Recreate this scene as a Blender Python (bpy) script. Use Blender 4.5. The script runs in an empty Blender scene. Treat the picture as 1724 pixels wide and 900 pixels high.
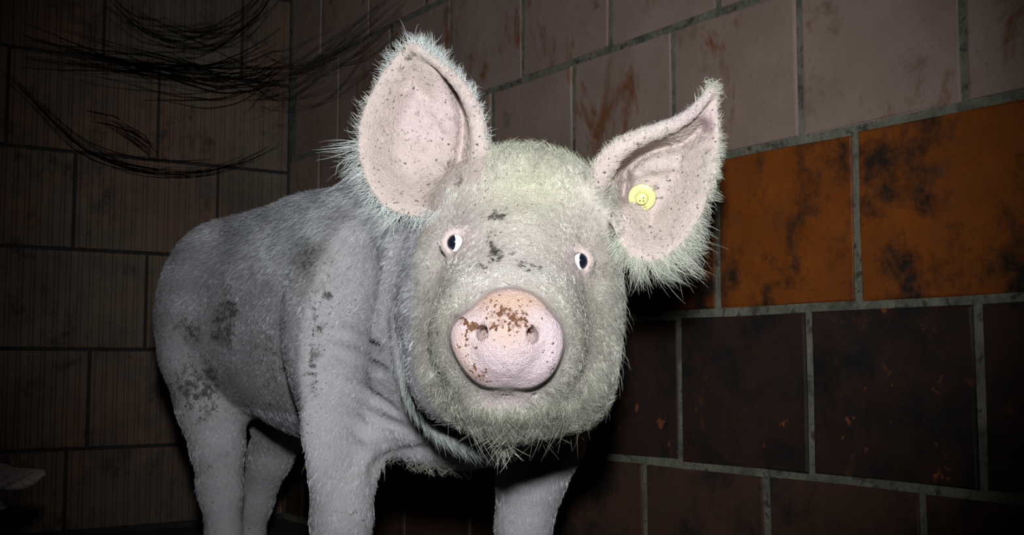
import bpy, bmesh, math, random, time
import numpy as np
from mathutils import Vector, Matrix
random.seed(7)
rng = np.random.default_rng(11)
sc = bpy.context.scene
col = sc.collection

# ---------------------------------------------------------------- camera, world, flash, exposure
F = 1950.0                     # focal length in pixels of the 1724 x 900 frame
CX, CY = 862.0, 450.0
HC = 0.43                      # camera height above the pen floor
PITCH = math.atan(162.0 / F)
YAW = math.radians(34.84)      # the tiled wall recedes along +Y
fwd = np.array([math.sin(YAW) * math.cos(PITCH), math.cos(YAW) * math.cos(PITCH), math.sin(PITCH)])
right = np.array([math.cos(YAW), -math.sin(YAW), 0.0])
up = np.cross(right, fwd)
CAMLOC = np.array([0.0, 0.0, HC])
cam_d = bpy.data.cameras.new('camera')
cam_d.sensor_width = 36.0
cam_d.lens = 36.0 * F / 1724.0
cam_d.clip_start = 0.02
cam = bpy.data.objects.new('camera', cam_d)
col.objects.link(cam)
cam.matrix_world = Matrix(((right[0], up[0], -fwd[0], 0), (right[1], up[1], -fwd[1], 0), (right[2], up[2], -fwd[2], HC), (0, 0, 0, 1)))
sc.camera = cam

w = bpy.data.worlds.new('world')
sc.world = w
w.use_nodes = True
w.node_tree.nodes['Background'].inputs[0].default_value = (0, 0, 0, 1)
w.node_tree.nodes['Background'].inputs[1].default_value = 0.0

def to_world(P):
    P = np.asarray(P, float)
    return CAMLOC + P[..., 0:1] * right + P[..., 1:2] * up + P[..., 2:3] * fwd
def PX(px, py, Z):
    """a pixel and its depth -> point in camera axes (x right, y up, z depth)"""
    return np.array([(px - CX) / F * Z, (CY - py) / F * Z, Z])

def flash(name, offset, target, power, radius, angle, blend):
    d = bpy.data.lights.new(name, 'SPOT')
    d.energy = power
    d.shadow_soft_size = radius
    d.spot_size = math.radians(angle)
    d.spot_blend = blend
    d.color = (0.95, 0.99, 1.03)
    o = bpy.data.objects.new(name, d)
    col.objects.link(o)
    a = to_world(np.array(offset)); b = to_world(target)
    o.location = a
    o.rotation_euler = Vector(b - a).to_track_quat('-Z', 'Y').to_euler()
    return o
# the photographer's flash on the camera: the only light whose shadows the photograph shows
flash('camera_flash_offscreen', (0.0, 0.17, 0.02), PX(860, 260, 1.3), 126.0, 0.03, 57, 1.0)

vs = sc.view_settings
vs.view_transform = 'Standard'
vs.look = 'None'
vs.exposure = 0.0
vs.gamma = 1.0
vs.use_curve_mapping = False

# ---------------------------------------------------------------- helpers
def tag(o, label=None, cat=None, group=None, kind=None):
    if label: o['label'] = label
    if cat: o['category'] = cat
    if group: o['group'] = group
    if kind: o['kind'] = kind
    return o
def link(name, data, parent=None, mat=None):
    o = bpy.data.objects.new(name, data)
    col.objects.link(o)
    if parent: o.parent = parent
    if mat and data is not None and not data.materials: data.materials.append(mat)
    return o
def mesh_from(name, V, Q, smooth=True):
    me = bpy.data.meshes.new(name)
    V = np.asarray(V, np.float32); Q = np.asarray(Q, np.int32)
    me.vertices.add(len(V)); me.vertices.foreach_set('co', V.ravel())
    n = Q.shape[1]
    me.loops.add(Q.size); me.loops.foreach_set('vertex_index', Q.ravel())
    me.polygons.add(len(Q)); me.polygons.foreach_set('loop_start', np.arange(0, Q.size, n, dtype=np.int32))
    me.update(calc_edges=True)
    me.polygons.foreach_set('use_smooth', np.full(len(Q), smooth))
    me.validate()
    return me
class NT:
    """small helper for node materials"""
    def __init__(s, name):
        s.m = bpy.data.materials.new(name); s.m.use_nodes = True
        s.t = s.m.node_tree; s.b = s.t.nodes['Principled BSDF']
        s.geo = None
    def n(s, typ, **kw):
        o = s.t.nodes.new(typ)
        for k, v in kw.items():
            if k.startswith('_'): setattr(o, k[1:], v)
            else:
                key = int(k[1:]) if k[0] == 'i' and k[1:].isdigit() else k.replace('__', ' ')
                inp = o.inputs[key]
                if hasattr(v, 'bl_idname') or isinstance(v, bpy.types.NodeSocket): s.t.links.new(v, inp)
                else: inp.default_value = v
        return o
    def pos(s):
        if s.geo is None: s.geo = s.n('ShaderNodeNewGeometry')
        return s.geo.outputs['Position']
    def scaled(s, vec):
        return s.n('ShaderNodeVectorMath', _operation='MULTIPLY', i0=s.pos(), i1=vec).outputs[0]
    def noise(s, scale, detail=4.0, rough=0.55, vec=None, dist=0.0):
        return s.n('ShaderNodeTexNoise', Vector=vec or s.pos(), Scale=scale, Detail=detail, Roughness=rough, Distortion=dist).outputs['Fac']
    def ramp(s, fac, a, b, lo=0.0, hi=1.0):
        return s.n('ShaderNodeMapRange', i0=fac, i1=a, i2=b, i3=lo, i4=hi).outputs[0]
    def mix(s, fac, a, b):
        o = s.t.nodes.new('ShaderNodeMix'); o.data_type = 'RGBA'
        for inp, v in ((o.inputs[0], fac), (o.inputs[6], a), (o.inputs[7], b)):
            if isinstance(v, bpy.types.NodeSocket): s.t.links.new(v, inp)
            elif isinstance(v, (int, float)): inp.default_value = v
            else: inp.default_value = (*v, 1) if len(v) == 3 else v
        return o.outputs[2]
    def math(s, op, a, b=0.0):
        return s.n('ShaderNodeMath', _operation=op, i0=a, i1=b).outputs[0]
    def bump(s, h, strength=0.3, dist=0.002):
        o = s.n('ShaderNodeBump', Height=h, Strength=strength, Distance=dist)
        s.t.links.new(o.outputs[0], s.b.inputs['Normal'])
    def out(s, color=None, rough=None, **kw):
        for k, v in (('Base Color', color), ('Roughness', rough)):
            if v is None: continue
            if isinstance(v, bpy.types.NodeSocket): s.t.links.new(v, s.b.inputs[k])
            else: s.b.inputs[k].default_value = (*v, 1) if k == 'Base Color' else v
        for k, v in kw.items(): s.b.inputs[k.replace('__', ' ')].default_value = v
        return s.m

# ---------------------------------------------------------------- materials of the pen
def brick_material(name, base, alt, stain, dark, stain_lo, dark_lo, chip=None, streak=True, rough=0.5):
    t = NT(name)
    rnd = t.n('ShaderNodeObjectInfo').outputs['Random']
    big = t.noise(3.2, 5, 0.6)
    c = t.mix(t.ramp(t.noise(9, 5, 0.65), 0.35, 0.7), base, alt)
    c = t.mix(t.math('MULTIPLY', rnd, 0.35), c, alt)
    sv = t.scaled((8, 8, 4.2)) if streak else t.scaled((9, 9, 9))
    st = t.noise(1.0, 7, 0.68, vec=sv, dist=0.5)
    c = t.mix(t.ramp(st, stain_lo, stain_lo + 0.09, 0, 0.9), c, stain)
    dk = t.noise(7.5, 8, 0.72)
    c = t.mix(t.ramp(dk, dark_lo, dark_lo + 0.14), c, dark)
    if chip:
        ch = t.noise(26, 5, 0.62)
        c = t.mix(t.math('MULTIPLY', t.ramp(ch, 0.63, 0.66), t.ramp(t.noise(4.0, 2, 0.5), 0.45, 0.6)), c, chip)
    spk = t.noise(170, 3, 0.6)
    c = t.mix(t.ramp(spk, 0.66, 0.72, 0, 0.6), c, dark)
    t.bump(t.math('ADD', t.noise(60, 5, 0.6), t.math('MULTIPLY', t.noise(420, 2), 0.4)), 0.35, 0.002)
    return t.out(c, t.ramp(t.noise(20, 4), 0.3, 0.8, rough + 0.05, rough + 0.3), Specular__IOR__Level=0.22)
M = {}
M['pale'] = brick_material('pale_dusty_brick', (0.215, 0.155, 0.126), (0.165, 0.115, 0.092), (0.110, 0.038, 0.010), (0.085, 0.054, 0.036), 0.56, 0.60)
M['orange'] = brick_material('orange_glazed_brick', (0.165, 0.042, 0.003), (0.105, 0.026, 0.003), (0.055, 0.025, 0.016), (0.012, 0.008, 0.005), 0.60, 0.47, streak=False)
M['sooty'] = brick_material('sooty_brick', (0.028, 0.012, 0.007), (0.014, 0.009, 0.008), (0.075, 0.022, 0.006), (0.007, 0.0065, 0.006), 0.60, 0.47, chip=(0.15, 0.040, 0.012), streak=False)
M['brown'] = brick_material('brown_brick', (0.050, 0.022, 0.012), (0.030, 0.018, 0.014), (0.075, 0.024, 0.008), (0.012, 0.010, 0.008), 0.58, 0.48, streak=False)
t = NT('mortar')
c = t.mix(t.ramp(t.noise(30, 5, 0.7), 0.35, 0.65), (0.128, 0.128, 0.092), (0.080, 0.078, 0.055))
c = t.mix(t.ramp(t.noise(14, 5, 0.7), 0.50, 0.66, 0, 0.8), c, (0.030, 0.028, 0.020))
c = t.mix(t.ramp(t.noise(45, 5, 0.7), 0.55, 0.62), c, (0.035, 0.03, 0.022))
t.bump(t.noise(120, 5, 0.7), 0.8, 0.004)
M['mortar'] = t.out(c, 0.9)
t = NT('ribbed_brick')
rnd = t.n('ShaderNodeObjectInfo').outputs['Random']
c = t.mix(rnd, (0.120, 0.078, 0.052), (0.095, 0.080, 0.056))
c = t.mix(t.ramp(t.noise(2.2, 3, 0.5), 0.45, 0.60, 0, 0.8), c, (0.115, 0.058, 0.032))
c = t.mix(t.ramp(t.noise(5, 6, 0.7), 0.42, 0.62), c, (0.062, 0.046, 0.033))
c = t.mix(t.ramp(t.noise(11, 6, 0.75), 0.54, 0.68, 0, 0.85), c, (0.015, 0.012, 0.009))
t.bump(t.noise(90, 5, 0.65), 0.5, 0.003)
M['ribbed'] = t.out(c, 0.85)
t = NT('dark_mortar')
c = t.mix(t.ramp(t.noise(30, 5, 0.7), 0.35, 0.65), (0.018, 0.017, 0.015), (0.011, 0.010, 0.009))
t.bump(t.noise(120, 5, 0.7), 0.8, 0.004)
M['dark_mortar'] = t.out(c, 0.95)
t = NT('pen_floor')
c = t.mix(t.ramp(t.noise(9, 7, 0.7), 0.35, 0.65), (0.050, 0.044, 0.036), (0.022, 0.018, 0.014))
t.bump(t.noise(40, 7, 0.7), 0.8, 0.01)
M['floor'] = t.out(c, t.ramp(t.noise(12), 0.3, 0.7, 0.45, 0.9))
t = NT('cobweb')
M['web'] = t.out((0.024, 0.020, 0.015), 1.0)

# ---------------------------------------------------------------- setting: floor, two walls of bricks
XW, YB = 1.345, 3.04           # tiled wall plane x = XW, ribbed wall plane y = YB
def slab(name, x0, x1, y0, y1, z0, z1, mat):
    V = [(x, y, zz) for x in (x0, x1) for y in (y0, y1) for zz in (z0, z1)]
    Q = [(0, 1, 3, 2), (4, 6, 7, 5), (0, 4, 5, 1), (2, 3, 7, 6), (0, 2, 6, 4), (1, 5, 7, 3)]
    return link(name, mesh_from(name, V, Q, False), None, mat)
fl = tag(slab('floor', -2.6, XW + 0.12, -1.2, YB + 0.12, -0.1, 0.0, M['floor']), 'dark dirty concrete floor of the pen', kind='structure')
ZTOP = HC + 0.577 + 0.25 * 3
REC = 0.0035
wr = tag(slab('wall_right', XW + REC, XW + 0.12, -1.2, YB + 0.12, 0.0, ZTOP, M['mortar']), 'brick pen wall with pale dusty upper courses and orange lower courses', kind='structure')
wl = tag(slab('wall_back', -2.6, XW + REC, YB + 0.012, YB + 0.12, 0.0, ZTOP, M['dark_mortar']), 'dark pen wall of vertically ribbed bricks with cobwebs', kind='structure')

def block_mesh(name, L, H, T, bev, jit):
    """a brick: front face at local x = 0 looking to -x, rounded arrises and slightly uneven edge"""
    r = random.Random(jit)
    def ring(x, ins):
        y, zz = L / 2 - ins, H / 2 - ins
        pts = []
        for (a, b) in ((-y, -zz), (0, -zz), (y, -zz), (y, 0), (y, zz), (0, zz), (-y, zz), (-y, 0)):
            pts.append((x + r.uniform(-.0006, .0006), a + r.uniform(-.0015, .0015), b + r.uniform(-.0015, .0015)))
        return pts
    V = ring(T, 0) + ring(bev, 0) + ring(bev * 0.3, bev * 0.35) + ring(0, bev) + [(-0.0008, 0, 0)]
    Q = []
    T3 = []
    for k in range(3):
        for i in range(8):
            j = (i + 1) % 8
            Q.append((k * 8 + i, k * 8 + j, k * 8 + 8 + j, k * 8 + 8 + i))
    for i in range(8): T3.append((24 + i, 24 + (i + 1) % 8, 32))
    me = bpy.data.meshes.new(name)
    me.from_pydata(V, [], [tuple(reversed(q)) for q in Q] + [tuple(reversed(q)) for q in T3])
    me.update()
    bm = bmesh.new(); bm.from_mesh(me); bmesh.ops.recalc_face_normals(bm, faces=bm.faces); bm.to_mesh(me); bm.free()
    return me
def az_of(px):                 # compass angle of a pixel column at the horizon
    return YAW + math.atan((px - CX) / (F / math.cos(PITCH)))
def y_of(px): return XW / math.tan(az_of(px))
zA, zB, zC, zD = (HC + v for v in (0.577, 0.337, 0.083, -0.167))
lines = [0.012, zD, zC, zB, zA, zA + 0.25, zA + 0.50, zA + 0.75]
rows = [  # (bottom line, top line, pixel column of one upright joint, material)
    (0, 1, 1285, 'brown'), (1, 2, 1362, 'sooty'), (2, 3, 1447, 'orange'), (3, 4, 1355, 'pale'), (4, 5, 1030, 'pale'), (5, 6, 1138, 'pale'), (6, 7, 1030, 'pale')]
BL = y_of(1138) - y_of(1355)
J = 0.013
cache = {}
for (i0, i1, px, mk) in rows:
    H = lines[i1] - lines[i0] - J
    y0 = y_of(px)
    k = -20
    while y0 + k * BL > -1.1: k -= 1
    y = y0 + (k + 1) * BL
    idx = 0
    while y < YB - 0.04:
        L = min(BL, YB - y) - J
        cut = L < BL - J - 0.001
        key = (mk, round(H, 3), idx % 4 if not cut else 'cut%d' % i0)
        if key not in cache:
            cache[key] = block_mesh('brick', L, H, 0.05, 0.0032, str(key))
            cache[key].materials.append(M[mk])
        o = link('brick', cache[key], wr)
        o.location = (XW + random.uniform(-.0015, .0015), y + J / 2 + L / 2, (lines[i0] + lines[i1]) / 2 + random.uniform(-.001, .001))
        o.rotation_euler = (random.uniform(-.004, .004), 0, random.uniform(-.004, .004))
        y += BL; idx += 1

def ribbed_mesh(name, L, H, T, jit):
    """ribbed brick facing -y: upright ribs with grooves between"""
    r = random.Random(jit)
    n = max(2, round(L / 0.0285))
    prof = []
    for i in range(n):
        a = -L / 2 + L * i / n; s = L / n
        h = r.uniform(-.001, .001)
        prof += [(a, 0.006), (a + s * 0.22, 0.006), (a + s * 0.34, h), (a + s * 0.88, h)]
    prof.append((L / 2, 0.006))
    V, Q = [], []
    for (x, y) in prof:
        w_ = r.uniform(-.0012, .0012)
        V += [(x, y, -H / 2), (x, y + w_ * .3, H * 0.1), (x, y, H / 2)]
    m = len(prof)
    for i in range(m - 1):
        for k in range(2): Q.append((3 * i + k, 3 * i + 3 + k, 3 * i + 4 + k, 3 * i + 1 + k))
    b = len(V)
    V += [(-L / 2, T, -H / 2), (L / 2, T, -H / 2), (L / 2, T, H / 2), (-L / 2, T, H / 2)]
    me = bpy.data.meshes.new(name)
    e = 3 * (m - 1)
    faces = Q + [(b, b + 3, 2, 1, 0), (b + 1, e, e + 1, e + 2, b + 2), (b, *[3 * i for i in range(m)], b + 1), (b + 3, b + 2, *[3 * i + 2 for i in range(m - 1, -1, -1)])]
    me.from_pydata(V, [], faces)
    bm = bmesh.new(); bm.from_mesh(me); bmesh.ops.recalc_face_normals(bm, faces=bm.faces); bm.to_mesh(me); bm.free()
    me.materials.append(M['ribbed'])
    return me
def x_of(px): return YB * math.tan(az_of(px))
llines = [0.012] + [HC + v for v in (-0.213, 0.037, 0.29, 0.54, 0.79, 1.04, 1.327)]
RL = 0.378
lj = [x_of(118), x_of(152), x_of(118) + 0.19, x_of(118), x_of(258), x_of(160), x_of(258)]
rc = {}
for i in range(7):
    H = llines[i + 1] - llines[i] - 0.010
    k = math.floor((-2.4 - lj[i]) / RL)
    x = lj[i] + k * RL; n = 0
    while x < XW - 0.03:
        L = min(RL, XW - x) - 0.008
        cut = L < RL - 0.009
        key = (round(H, 3), n % 3 if not cut else 'c%d' % i)
        if key not in rc: rc[key] = ribbed_mesh('ribbed_brick', L, H, 0.05, str(key))
        o = link('ribbed_brick', rc[key], wl)
        o.location = (x + 0.004 + L / 2, YB + random.uniform(-.002, .002), (llines[i] + llines[i + 1]) / 2)
        o.rotation_euler = (random.uniform(-.004, .004), 0, random.uniform(-.004, .004))
        x += RL; n += 1
# ---------------------------------------------------------------- the standing pig: one continuous body surface from a signed distance field
def axis(segs):
    """a grid axis from (length, spacing) runs with a soft change of spacing"""
    a = [segs[0]]
    pos = segs[0]
    for (end, h0, h1) in segs[1]:
        span = end - pos
        n = max(2, int(round(span / ((h0 + h1) / 2))))
        h = np.linspace(h0, h1, n); h *= span / h.sum()
        for v in h:
            pos += v; a.append(pos)
        pos = end
    return np.array(a, np.float32)
FINE = 0.0025
class Field:
    def __init__(s, xs, ys, zs):
        s.xs, s.ys, s.zs = xs, ys, zs
        s.F = np.full((len(xs), len(ys), len(zs)), 1.0, np.float32)
    def sub(s, lo, hi):
        sl = tuple(slice(max(0, int(np.searchsorted(a, l)) - 1), int(np.searchsorted(a, h)) + 2) for a, l, h in ((s.xs, lo[0], hi[0]), (s.ys, lo[1], hi[1]), (s.zs, lo[2], hi[2])))
        return sl, s.xs[sl[0]][:, None, None], s.ys[sl[1]][None, :, None], s.zs[sl[2]][None, None, :]
    def add(s, sl, d, k):
        a = s.F[sl]
        h = np.clip(0.5 + 0.5 * (a - d) / k, 0, 1)
        s.F[sl] = a * (1 - h) + d * h - k * h * (1 - h)
    def cut(s, sl, d, k):
        a = s.F[sl]
        h = np.clip(0.5 - 0.5 * (a + d) / k, 0, 1)
        s.F[sl] = a * (1 - h) - d * h + k * h * (1 - h)
    def ell(s, c, r, R=None, k=0.03, cut=False):
        """ellipsoid, R columns = its axes"""
        m = (max(r) if R is not None else 0)
        ext = np.array([m] * 3 if R is not None else r) + k + 0.02
        c = np.asarray(c, float)
        sl, X, Y, Z = s.sub(c - ext, c + ext)
        p = [X - c[0], Y - c[1], Z - c[2]]
        if R is not None: p = [p[0] * R[0][i] + p[1] * R[1][i] + p[2] * R[2][i] for i in range(3)]
        k0 = np.sqrt((p[0] / r[0]) ** 2 + (p[1] / r[1]) ** 2 + (p[2] / r[2]) ** 2)
        k1 = np.sqrt((p[0] / r[0] ** 2) ** 2 + (p[1] / r[1] ** 2) ** 2 + (p[2] / r[2] ** 2) ** 2)
        d = k0 * (k0 - 1.0) / np.maximum(k1, 1e-5)
        (s.cut if cut else s.add)(sl, d.astype(np.float32), k)
    def cone(s, a, b, ra, rb, k=0.03, cut=False):
        a = np.asarray(a, float); b = np.asarray(b, float)
        m = max(ra, rb) + k + 0.02
        sl, X, Y, Z = s.sub(np.minimum(a, b) - m, np.maximum(a, b) + m)
        ab = b - a
        t = np.clip(((X - a[0]) * ab[0] + (Y - a[1]) * ab[1] + (Z - a[2]) * ab[2]) / max(ab.dot(ab), 1e-9), 0, 1)
        d = np.sqrt((X - a[0] - t * ab[0]) ** 2 + (Y - a[1] - t * ab[1]) ** 2 + (Z - a[2] - t * ab[2]) ** 2) - (ra + (rb - ra) * t)
        (s.cut if cut else s.add)(sl, d.astype(np.float32), k)
    def chain(s, pts, k=0.03, cut=False):
        for p, q in zip(pts[:-1], pts[1:]): s.cone(p[:3], q[:3], p[3], q[3], k, cut)
    def look(s, px, py, z0=0.95, z1=2.75, step=0.0015):
        """depth of the surface seen along pixels"""
        px = np.atleast_1d(np.asarray(px, np.float32)); py = np.atleast_1d(np.asarray(py, np.float32))
        out = np.full(px.shape, np.nan, np.float32)
        zz = np.arange(z0, z1, step, dtype=np.float32)
        kz = np.clip(np.searchsorted(s.zs, zz), 0, len(s.zs) - 1)
        for i in range(0, len(px), 2000):
            a = (px[i:i + 2000, None] - CX) / F * zz; b = (CY - py[i:i + 2000, None]) / F * zz
            ia = np.clip(np.searchsorted(s.xs, a), 0, len(s.xs) - 1); ib = np.clip(np.searchsorted(s.ys, b), 0, len(s.ys) - 1)
            v = s.F[ia, ib, kz[None, :]] < 0
            hit = v.any(1)
            out[i:i + 2000][hit] = zz[v.argmax(1)[hit]]
        return out
    def path(s, pts, off):
        p = np.array(pts, float)
        q = np.concatenate([p[:1], 0.5 * (p[1:] + p[:-1])[:, None].repeat(1, 1).reshape(-1, 2), p[-1:]])
        tt = np.linspace(0, 1, len(p)); uu = np.linspace(0, 1, 5 * len(p))
        q = np.stack([np.interp(uu, tt, p[:, i]) for i in (0, 1)], 1)
        for _ in range(6): q[1:-1] = 0.25 * q[:-2] + 0.5 * q[1:-1] + 0.25 * q[2:]
        Z = s.look(q[:, 0], q[:, 1]); ok = ~np.isnan(Z); q, Z = q[ok], Z[ok]
        for _ in range(10): Z[1:-1] = 0.25 * Z[:-2] + 0.5 * Z[1:-1] + 0.25 * Z[2:]
        return [PX(u, v, z_ + off) for (u, v), z_ in zip(q, Z)]
    def crease(s, pts, r, depth, k=0.006):
        """a groove of radius r pressed depth into the skin, running out at both ends"""
        P3 = s.path(pts, 0); n = len(P3)
        P3 = [np.append(p * (1 - (r - depth * min(1, 4 * i / n, 4 * (n - 1 - i) / n)) / p[2]), r) for i, p in enumerate(P3)]
        if n > 1: s.chain(P3, k, cut=True)
    def ridge(s, pts, r, k, lift=0.0):
        P3 = s.path(pts, lift)
        if len(P3) > 1: s.chain([np.append(p, r) for p in P3], k)
    def surface(s):
        """naive surface nets on the rectilinear grid"""
        G = s.F; nx, ny, nz = G.shape
        ins = G < 0
        cnt = np.zeros((nx - 1, ny - 1, nz - 1), np.uint8)
        for a in (0, 1):
            for b in (0, 1):
                for c_ in (0, 1): cnt += ins[a:nx - 1 + a, b:ny - 1 + b, c_:nz - 1 + c_]
        act = (cnt > 0) & (cnt < 8)
        I, Jx, K = np.nonzero(act)
        vid = np.full(act.shape, -1, np.int32); vid[I, Jx, K] = np.arange(len(I))
        corners = [(a, b, c_) for a in (0, 1) for b in (0, 1) for c_ in (0, 1)]
        val = {cn: G[I + cn[0], Jx + cn[1], K + cn[2]] for cn in corners}
        acc = np.zeros((len(I), 3)); num = np.zeros(len(I))
        x0, y0, z0 = s.xs[I], s.ys[Jx], s.zs[K]
        dx, dy, dz = s.xs[I + 1] - x0, s.ys[Jx + 1] - y0, s.zs[K + 1] - z0
        for a in corners:
            for b in corners:
                if sum(b) - sum(a) == 1 and all(q >= p for p, q in zip(a, b)):
                    va, vb = val[a], val[b]
                    m = (va < 0) != (vb < 0)
                    t = np.where(m, va / np.where(m, va - vb, 1), 0)
                    for ax in range(3): acc[:, ax] += np.where(m, a[ax] + (b[ax] - a[ax]) * t, 0)
                    num += m
        acc /= num[:, None]
        V = np.stack([x0 + acc[:, 0] * dx, y0 + acc[:, 1] * dy, z0 + acc[:, 2] * dz], 1)
        quads = []
        for ax in range(3):
            o = [(1, 2), (2, 0), (0, 1)][ax]
            A = np.take(ins, range(0, ins.shape[ax] - 1), ax); B = np.take(ins, range(1, ins.shape[ax]), ax)
            e = np.nonzero(A != B); e = np.stack(e, 1)
            ok = (e[:, o[0]] > 0) & (e[:, o[1]] > 0) & (e[:, o[0]] < G.shape[o[0]] - 1) & (e[:, o[1]] < G.shape[o[1]] - 1)
            e = e[ok]
            first = A[e[:, 0], e[:, 1], e[:, 2]]
            q = []
            for (u, v) in ((1, 1), (0, 1), (0, 0), (1, 0)):
                f = e.copy(); f[:, o[0]] -= u; f[:, o[1]] -= v
                q.append(vid[f[:, 0], f[:, 1], f[:, 2]])
            q = np.stack(q, 1)
            q[first] = q[first][:, ::-1]
            quads.append(q)
        return V, np.concatenate(quads)

def yaw_basis(dx, dz, tilt=0.0, lean=0.0):
    """axes (along, vertical, lateral) of a body part lying along (dx, dz) seen from above"""
    a = np.array([dx, lean, dz]); a /= np.linalg.norm(a)
    u = np.array([0, math.cos(PITCH), math.sin(PITCH)]) ; u = u - a * u.dot(a); u /= np.linalg.norm(u)
    l = np.cross(a, u)
    return np.stack([a, u, l], 1)
def poly_sd(px, py, poly):
    """signed distance to a polygon, negative inside (pixels)"""
    P_ = np.array(poly, np.float32); n = len(P_)
    d = np.full(px.shape, 1e9, np.float32); inside = np.zeros(px.shape, bool)
    for i in range(n):
        a, b = P_[i], P_[(i + 1) % n]
        ex, ey = b - a
        wx, wy = px - a[0], py - a[1]
        t = np.clip((wx * ex + wy * ey) / (ex * ex + ey * ey), 0, 1)
        d = np.minimum(d, (wx - ex * t) ** 2 + (wy - ey * t) ** 2)
        c = (a[1] > py) != (b[1] > py)
        with np.errstate(divide='ignore', invalid='ignore'):
            xin = a[0] + (py - a[1]) / (b[1] - a[1] if b[1] != a[1] else 1e-9) * (b[0] - a[0])
        inside ^= c & (px < xin)
    d = np.sqrt(d)
    return np.where(inside, -d, d)
def seg_dist(px, py, pts):
    d = np.full(px.shape, 1e9, np.float32)
    for a, b in zip(pts[:-1], pts[1:]):
        ex, ey = b[0] - a[0], b[1] - a[1]
        t = np.clip(((px - a[0]) * ex + (py - a[1]) * ey) / (ex * ex + ey * ey), 0, 1)
        d = np.minimum(d, (px - a[0] - ex * t) ** 2 + (py - a[1] - ey * t) ** 2)
    return np.sqrt(d)
def smooth_poly(pts, it=2):
    p = np.array(pts, float)
    for _ in range(it):
        q = np.roll(p, -1, 0)
        p = np.stack([0.75 * p + 0.25 * q, 0.25 * p + 0.75 * q], 1).reshape(-1, 2)
    return p
def sstep(a, b, x):
    t = np.clip((x - a) / (b - a), 0, 1); return t * t * (3 - 2 * t)

EAR_A = smooth_poly([(822, 268), (815, 215), (800, 168), (768, 125), (728, 95), (700, 78), (684, 70), (660, 100), (628, 145), (606, 195), (600, 248), (612, 300), (640, 346), (682, 366), (722, 362), (752, 340), (790, 330)])
EAR_B = smooth_poly([(985, 320), (1000, 275), (1030, 242), (1080, 222), (1135, 208), (1172, 184), (1194, 152), (1210, 128), (1209, 190), (1214, 240), (1207, 292), (1192, 342), (1166, 392), (1132, 428), (1100, 444), (1066, 436), (1042, 412), (1030, 370)])
DISC = smooth_poly([(858, 485), (890, 490), (914, 508), (932, 532), (947, 550), (950, 580), (944, 604), (932, 628), (912, 646), (888, 655), (866, 652), (852, 644), (838, 652), (812, 650), (790, 634), (772, 610), (759, 582), (757, 556), (770, 536), (796, 520), (808, 506), (828, 491)], 1)
RIDGES_A = [([(690, 150), (730, 185), (762, 222), (775, 250)], 10, 0.005), ([(650, 235), (700, 258), (738, 285), (752, 310)], 12, 0.004), ([(640, 190), (690, 212), (735, 252)], 12, 0.0012)]
RIDGES_B = [([(1045, 300), (1090, 282), (1150, 278), (1200, 262)], 10, 0.005), ([(1090, 312), (1140, 310), (1190, 296)], 11, 0.0025), ([(1060, 380), (1110, 372), (1160, 345)], 14, 0.002)]
def ear_depth_A(px, py, a):
    edge = 1.300 - 0.030 * sstep(740, 815, px) + 0.010 * sstep(300, 80, py)
    z_ = edge + 0.042 * sstep(0, 75, a)
    z_ = z_ + 0.055 * np.exp(-(seg_dist(px, py, [(770, 135), (786, 200), (780, 270), (768, 300)]) / 21) ** 2)
    for pts, wd, am in RIDGES_A: z_ = z_ - am * np.exp(-(seg_dist(px, py, pts) / wd) ** 2)
    return z_
def ear_depth_B(px, py, a):
    edge = 1.235 - 0.030 * sstep(320, 215, py) * sstep(1200, 1100, px) - 0.010 * sstep(1080, 1210, px)
    z_ = edge + 0.042 * sstep(0, 75, a)
    z_ = z_ + 0.050 * np.exp(-(seg_dist(px, py, [(1048, 330), (1052, 280), (1090, 252), (1145, 240), (1180, 215)]) / 17) ** 2)
    for pts, wd, am in RIDGES_B: z_ = z_ - am * np.exp(-(seg_dist(px, py, pts) / wd) ** 2)
    return z_

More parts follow.
